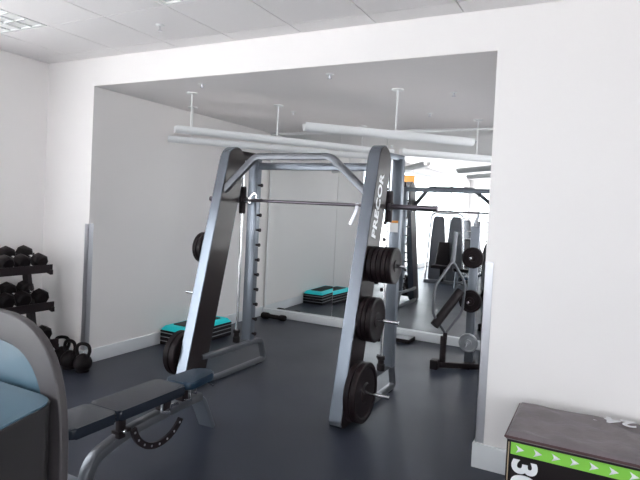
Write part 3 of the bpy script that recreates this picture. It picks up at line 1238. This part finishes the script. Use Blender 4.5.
front_plate(1.15, .112, .05, M['plate'], 'round black weight plate facing the room, upper one on the plate tree')
front_plate(.69, .118, .05, M['plate'], 'round black weight plate facing the room, halfway down the plate tree')
front_plate(.245, .100, .03, M['grey_plate'], 'pale grey weight plate low on the plate tree, near the floor')

# hex trap bar standing on end in the holder
hexbar = thing('trap_bar', (-1.36, 5.63, .055), 'steel hex trap bar standing on end in the tube of the plate tree', 'barbell')
ca_, sa_ = math.cos(math.radians(52)), math.sin(math.radians(52))
bz = Vector((-1.36, 5.63, 0))
side_v = Vector((ca_, sa_, 0))


def hp(s, z, lean=.045):
    return bz + side_v * s + Vector((lean * (z - .05), .02 * z, z))


bm = bmesh.new()
ring = [hp(0, .36), hp(.19, .58), hp(.19, .88), hp(0, 1.12), hp(-.19, .86), hp(-.19, .58), hp(0, .36)]
nrm = side_v.cross(Vector((0, 0, 1)))
rp = round_path(ring, .05, 4)
add_sweep(bm, rp, circ_sec(.014, 12), nrm)
obj('hex_frame', bm, M['dark_silver'], hexbar)
bm = bmesh.new()
add_cyl(bm, hp(0, .056), hp(0, .37), .023, n=18)
obj('sleeve', bm, M['dark_metal'], hexbar)
bm = bmesh.new()
add_cyl(bm, hp(0, 1.11), hp(0, 1.42), .023, n=18)
obj('sleeve', bm, M['dark_silver'], hexbar)
bm = bmesh.new()
add_cyl(bm, hp(-.15, .45), hp(.14, .80), .047, n=20)
obj('foam_grip', bm, M['rubber'], hexbar)

# ------------------------------------------------------------ suspended trough lights
G_T = 'white trough lights hung from the alcove ceiling'


def trough(p0, p1, z, feeds, label, r=.050):
    a, b = Vector((*p0, z)), Vector((*p1, z))
    c = (a + b) / 2
    t = thing('pendant_light', (c.x, c.y, z), label, 'hanging light', G_T)
    bm_ = bmesh.new()
    n_ = 14
    sec = []
    for i in range(n_ + 1):
        q = PI + PI * i / n_
        sec.append((r * math.cos(q), r * math.sin(q) + .0))
    sec = [(-r, .018)] + sec + [(r, .018)]
    inner = [(x * .90, y * .90 + (.0 if abs(y) > 1e-6 else 0)) for x, y in sec]
    sec = sec + inner[::-1]
    d = (b - a).normalized()
    sd = d.cross(Vector((0, 0, 1)))
    # section axes: first = sideways, second = up
    rings_ = []
    for p in (a, b):
        rings_.append([bm_.verts.new(p + sd * q[0] + Vector((0, 0, 1)) * q[1]) for q in sec])
    N_ = len(sec)
    for i in range(N_):
        bm_.faces.new((rings_[0][i], rings_[0][(i + 1) % N_], rings_[1][(i + 1) % N_], rings_[1][i]))
    h = N_ // 2
    for rr in rings_:
        for i in range(h - 1):
            bm_.faces.new((rr[i], rr[i + 1], rr[N_ - 2 - i], rr[N_ - 1 - i]))
    obj('trough', bm_, M['trough'], t)
    bm_ = bmesh.new()
    add_cyl(bm_, a + d * .04 + Vector((0, 0, -.012)), b - d * .04 + Vector((0, 0, -.012)), .011, n=12)
    obj('tube', bm_, M['tube'], t)
    L_ = (b - a).length
    for f in feeds:
        p = a + d * (L_ * f)
        bm_ = bmesh.new()
        add_cyl(bm_, (p.x, p.y, z - .035), (p.x, p.y, OZ - .012), .0065, n=10)
        st = obj('stem', bm_, M['white_paint'], t)
        bm_ = bmesh.new()
        add_lathe(bm_, (p.x, p.y, OZ - .016), (0, 0, 1), [(0, 0), (0, .045), (.004, .052), (.0155, .052), (.0155, 0)], 20)
        obj('ceiling_rose', bm_, M['white_paint'], st)
    return t


trough((-3.593, 3.958), (-2.17, 6.00), 2.29, (.06, .42), 'white trough light starting upper left, upper of the two long ones')
trough((-4.19, 4.50), (-2.53, 6.40), 2.28, (.10, .92), 'white trough light nearest the alcove side wall, lower of the two long ones')
trough((-2.142, 3.870), (-1.037, 4.966), 2.26, (.52,), 'short white trough light hanging nearest the camera, right of the centre')
trough((-1.87, 5.455), (-1.0, 6.26), 2.235, (.75,), 'white trough light hanging lowest, at the far right by the mirror')

# sprinkler heads and ceiling hooks
spots = [(-3.152, 3.80, 'near the front left of the alcove'), (-3.04, 5.19, 'over the left side of the smith machine'), (-1.904, 3.82, 'at the front centre of the alcove'),
         (-1.62, 5.595, 'behind the short trough light'), (-1.148, 4.678, 'at the right side of the alcove')]
G_P = 'small white sprinkler heads on the alcove ceiling'
proto = None
for x, y, w in spots:
    lab = 'small white sprinkler head on the alcove ceiling, ' + w
    if proto is None:
        proto = thing('sprinkler_head', (x, y, OZ), lab, 'sprinkler', G_P)
        bm = bmesh.new()
        add_lathe(bm, (x, y, OZ), (0, 0, -1), [(0, 0), (0, .032), (.006, .030), (.010, .012), (.012, 0)], 18)
        obj('flange', bm, M['white_paint'], proto)
        bm = bmesh.new()
        add_lathe(bm, (x, y, OZ - .009), (0, 0, -1), [(0, 0), (0, .009), (.022, .006), (.024, .016), (.028, .016), (.029, 0)], 14)
        obj('nozzle', bm, M['alu'], proto)
    else:
        dup(proto, (x, y, OZ), lab)
o = thing('sprinkler_head', (-2.956, 3.073, CH), 'small sprinkler head on the tiled ceiling in front of the alcove', 'sprinkler')
bm = bmesh.new()
add_lathe(bm, (-2.956, 3.073, CH), (0, 0, -1), [(0, 0), (0, .032), (.006, .030), (.010, .012), (.012, 0)], 18)
obj('flange', bm, M['white_paint'], o)
bm = bmesh.new()
add_lathe(bm, (-2.956, 3.073, CH - .009), (0, 0, -1), [(0, 0), (0, .009), (.03, .006), (.032, .018), (.037, .018), (.038, 0)], 14)
obj('nozzle', bm, M['chrome'], o)

# ------------------------------------------------------------ recessed ceiling lights
G_C = 'square louvred lights in the tiled ceiling'


def make_troffer(label):
    t = thing('ceiling_light', (0, 0, 0), label, 'ceiling light', G_C)
    bm_ = bmesh.new()
    h = .292
    for (x0, x1, y0, y1) in ((-h, h, -h, -h + .022), (-h, h, h - .022, h), (-h, -h + .022, -h + .022, h - .022), (h - .022, h, -h + .022, h - .022)):
        add_box(bm_, x0, x1, y0, y1, -.002, .010)
    obj('frame', bm_, M['white_paint'], t)
    bm_ = bmesh.new()
    add_box(bm_, -h + .02, h - .02, -h + .02, h - .02, .0095, .0115)
    obj('diffuser', bm_, M['lamp'], t)
    bm_ = bmesh.new()
    for k_ in range(1, 4):
        q = -h + .022 + (2 * h - .044) * k_ / 4
        add_box(bm_, -h + .022, h - .022, q - .006, q + .006, -.001, .009)
        add_box(bm_, q - .006, q + .006, -h + .022, h - .022, -.001, .009)
    obj('louvre', bm_, M['louvre'], t)
    return t


proto = None
for (ci, cj) in sorted(LIGHT_CELLS, key=lambda c: (-c[1], c[0])):
    x, y = GX0 + .6 * ci + .3, GY0 + .6 * cj + .3
    if (ci, cj) == (-1, -1):
        lab = 'square louvred ceiling light at the upper left corner of the room'
    else:
        lab = 'square louvred ceiling light in front of the alcove, only its edge in view'
    if proto is None:
        proto = make_troffer(lab)
        proto.location = (x, y, CH)
    else:
        dup(proto, (x, y, CH), lab)

# ------------------------------------------------------------ gym equipment seen in the mirror


def cable_tower(x, y, rz, w, h, label):
    t = thing('cable_machine', (0, 0, 0), label, 'weight machine')
    bm_ = bmesh.new()
    hw = w / 2
    add_box(bm_, -hw, hw, -.36, .36, .001, .07, .02)
    obj('base', bm_, M['leather_grey'], t)
    for s in (-1, 1):
        bm_ = bmesh.new()
        xa = s * hw * .46
        ow = hw * .43
        out_ = []
        for (xx, zz) in ((xa - ow, .06), (xa + ow, .06), (xa + ow * .9, h * .6), (xa + ow * .62, h - .08), (xa + ow * .4, h - .02), (xa - ow * .4, h - .02), (xa - ow * .62, h - .08), (xa - ow * .9, h * .6)):
            out_.append((xx, .06, zz))
        add_prism(bm_, out_, (0, .12, 0), .02, 3)
        obj('shroud', bm_, M['leather_grey'], t)
    bm_ = bmesh.new()
    pts_ = [(-hw, .22, .06), (-hw * .82, .22, h + .05), (hw * .82, .22, h + .05), (hw, .22, .06)]
    add_tube(bm_, round_path(pts_, .12, 6), .022, 12, (0, 1, 0))
    obj('frame_tube', bm_, M['chrome'], t)
    bm_ = bmesh.new()
    add_cyl(bm_, (0, .12, .07), (0, .12, h - .05), .012, n=12)
    add_cyl(bm_, (.05, .12, .07), (.05, .12, h - .05), .012, n=12)
    obj('guide_rod', bm_, M['chrome'], t)
    bm_ = bmesh.new()
    add_prism(bm_, [(-hw * .45, .24, .42), (hw * .35, .24, .42), (hw * .22, .24, .95), (-hw * .3, .24, .95)], (0, .09, 0), .025, 3)
    obj('back_pad', bm_, M['rubber'], t)
    bm_ = bmesh.new()
    add_box(bm_, -hw * .5, hw * .4, .26, .62, .36, .43, .025, 3)
    add_box(bm_, -.04, .04, .38, .46, .06, .365, .008)
    obj('seat', bm_, M['rubber'], t)
    t.location = (x, y, 0)
    t.rotation_euler = (0, 0, rz)
    return t


cable_tower(-3.36, .75, -.05, .88, 1.56, 'tall dark grey selector machine with padded seat, seen in the mirror')
cable_tower(-3.35, -1.6, .2, .70, 1.47, 'smaller grey selector machine further back, seen in the mirror')
fb = thing('flat_bench', (-2.72, 1.55, 0), 'low black flat bench on grey legs, seen in the mirror', 'weight bench')
bm = bmesh.new()
add_box(bm, -2.95, -2.52, 1.40, 1.68, .37, .43, .02, 3)
obj('pad', bm, M['rubber'], fb)
for xx in (-2.90, -2.57):
    bm = bmesh.new()
    pts = [(xx, 1.40, .015), (xx, 1.50, .365), (xx, 1.58, .365), (xx, 1.68, .015)]
    add_tube(bm, round_path(pts, .04, 4), .018, 10, (1, 0, 0))
    obj('leg', bm, M['silver'], fb)
sg = thing('hanging_sign', (-4.56, .35, 2.36), 'small orange box sign hanging from the ceiling, seen in the mirror', 'sign')
bm = bmesh.new()
add_box(bm, -4.72, -4.41, .32, .38, 2.28, 2.52, .01)
obj('box', bm, M['orange'], sg)
bm = bmesh.new()
for xx in (-4.68, -4.45):
    add_cyl(bm, (xx, .35, 2.515), (xx, .35, CH), .004, n=8)
obj('hanger', bm, M['alu'], sg)
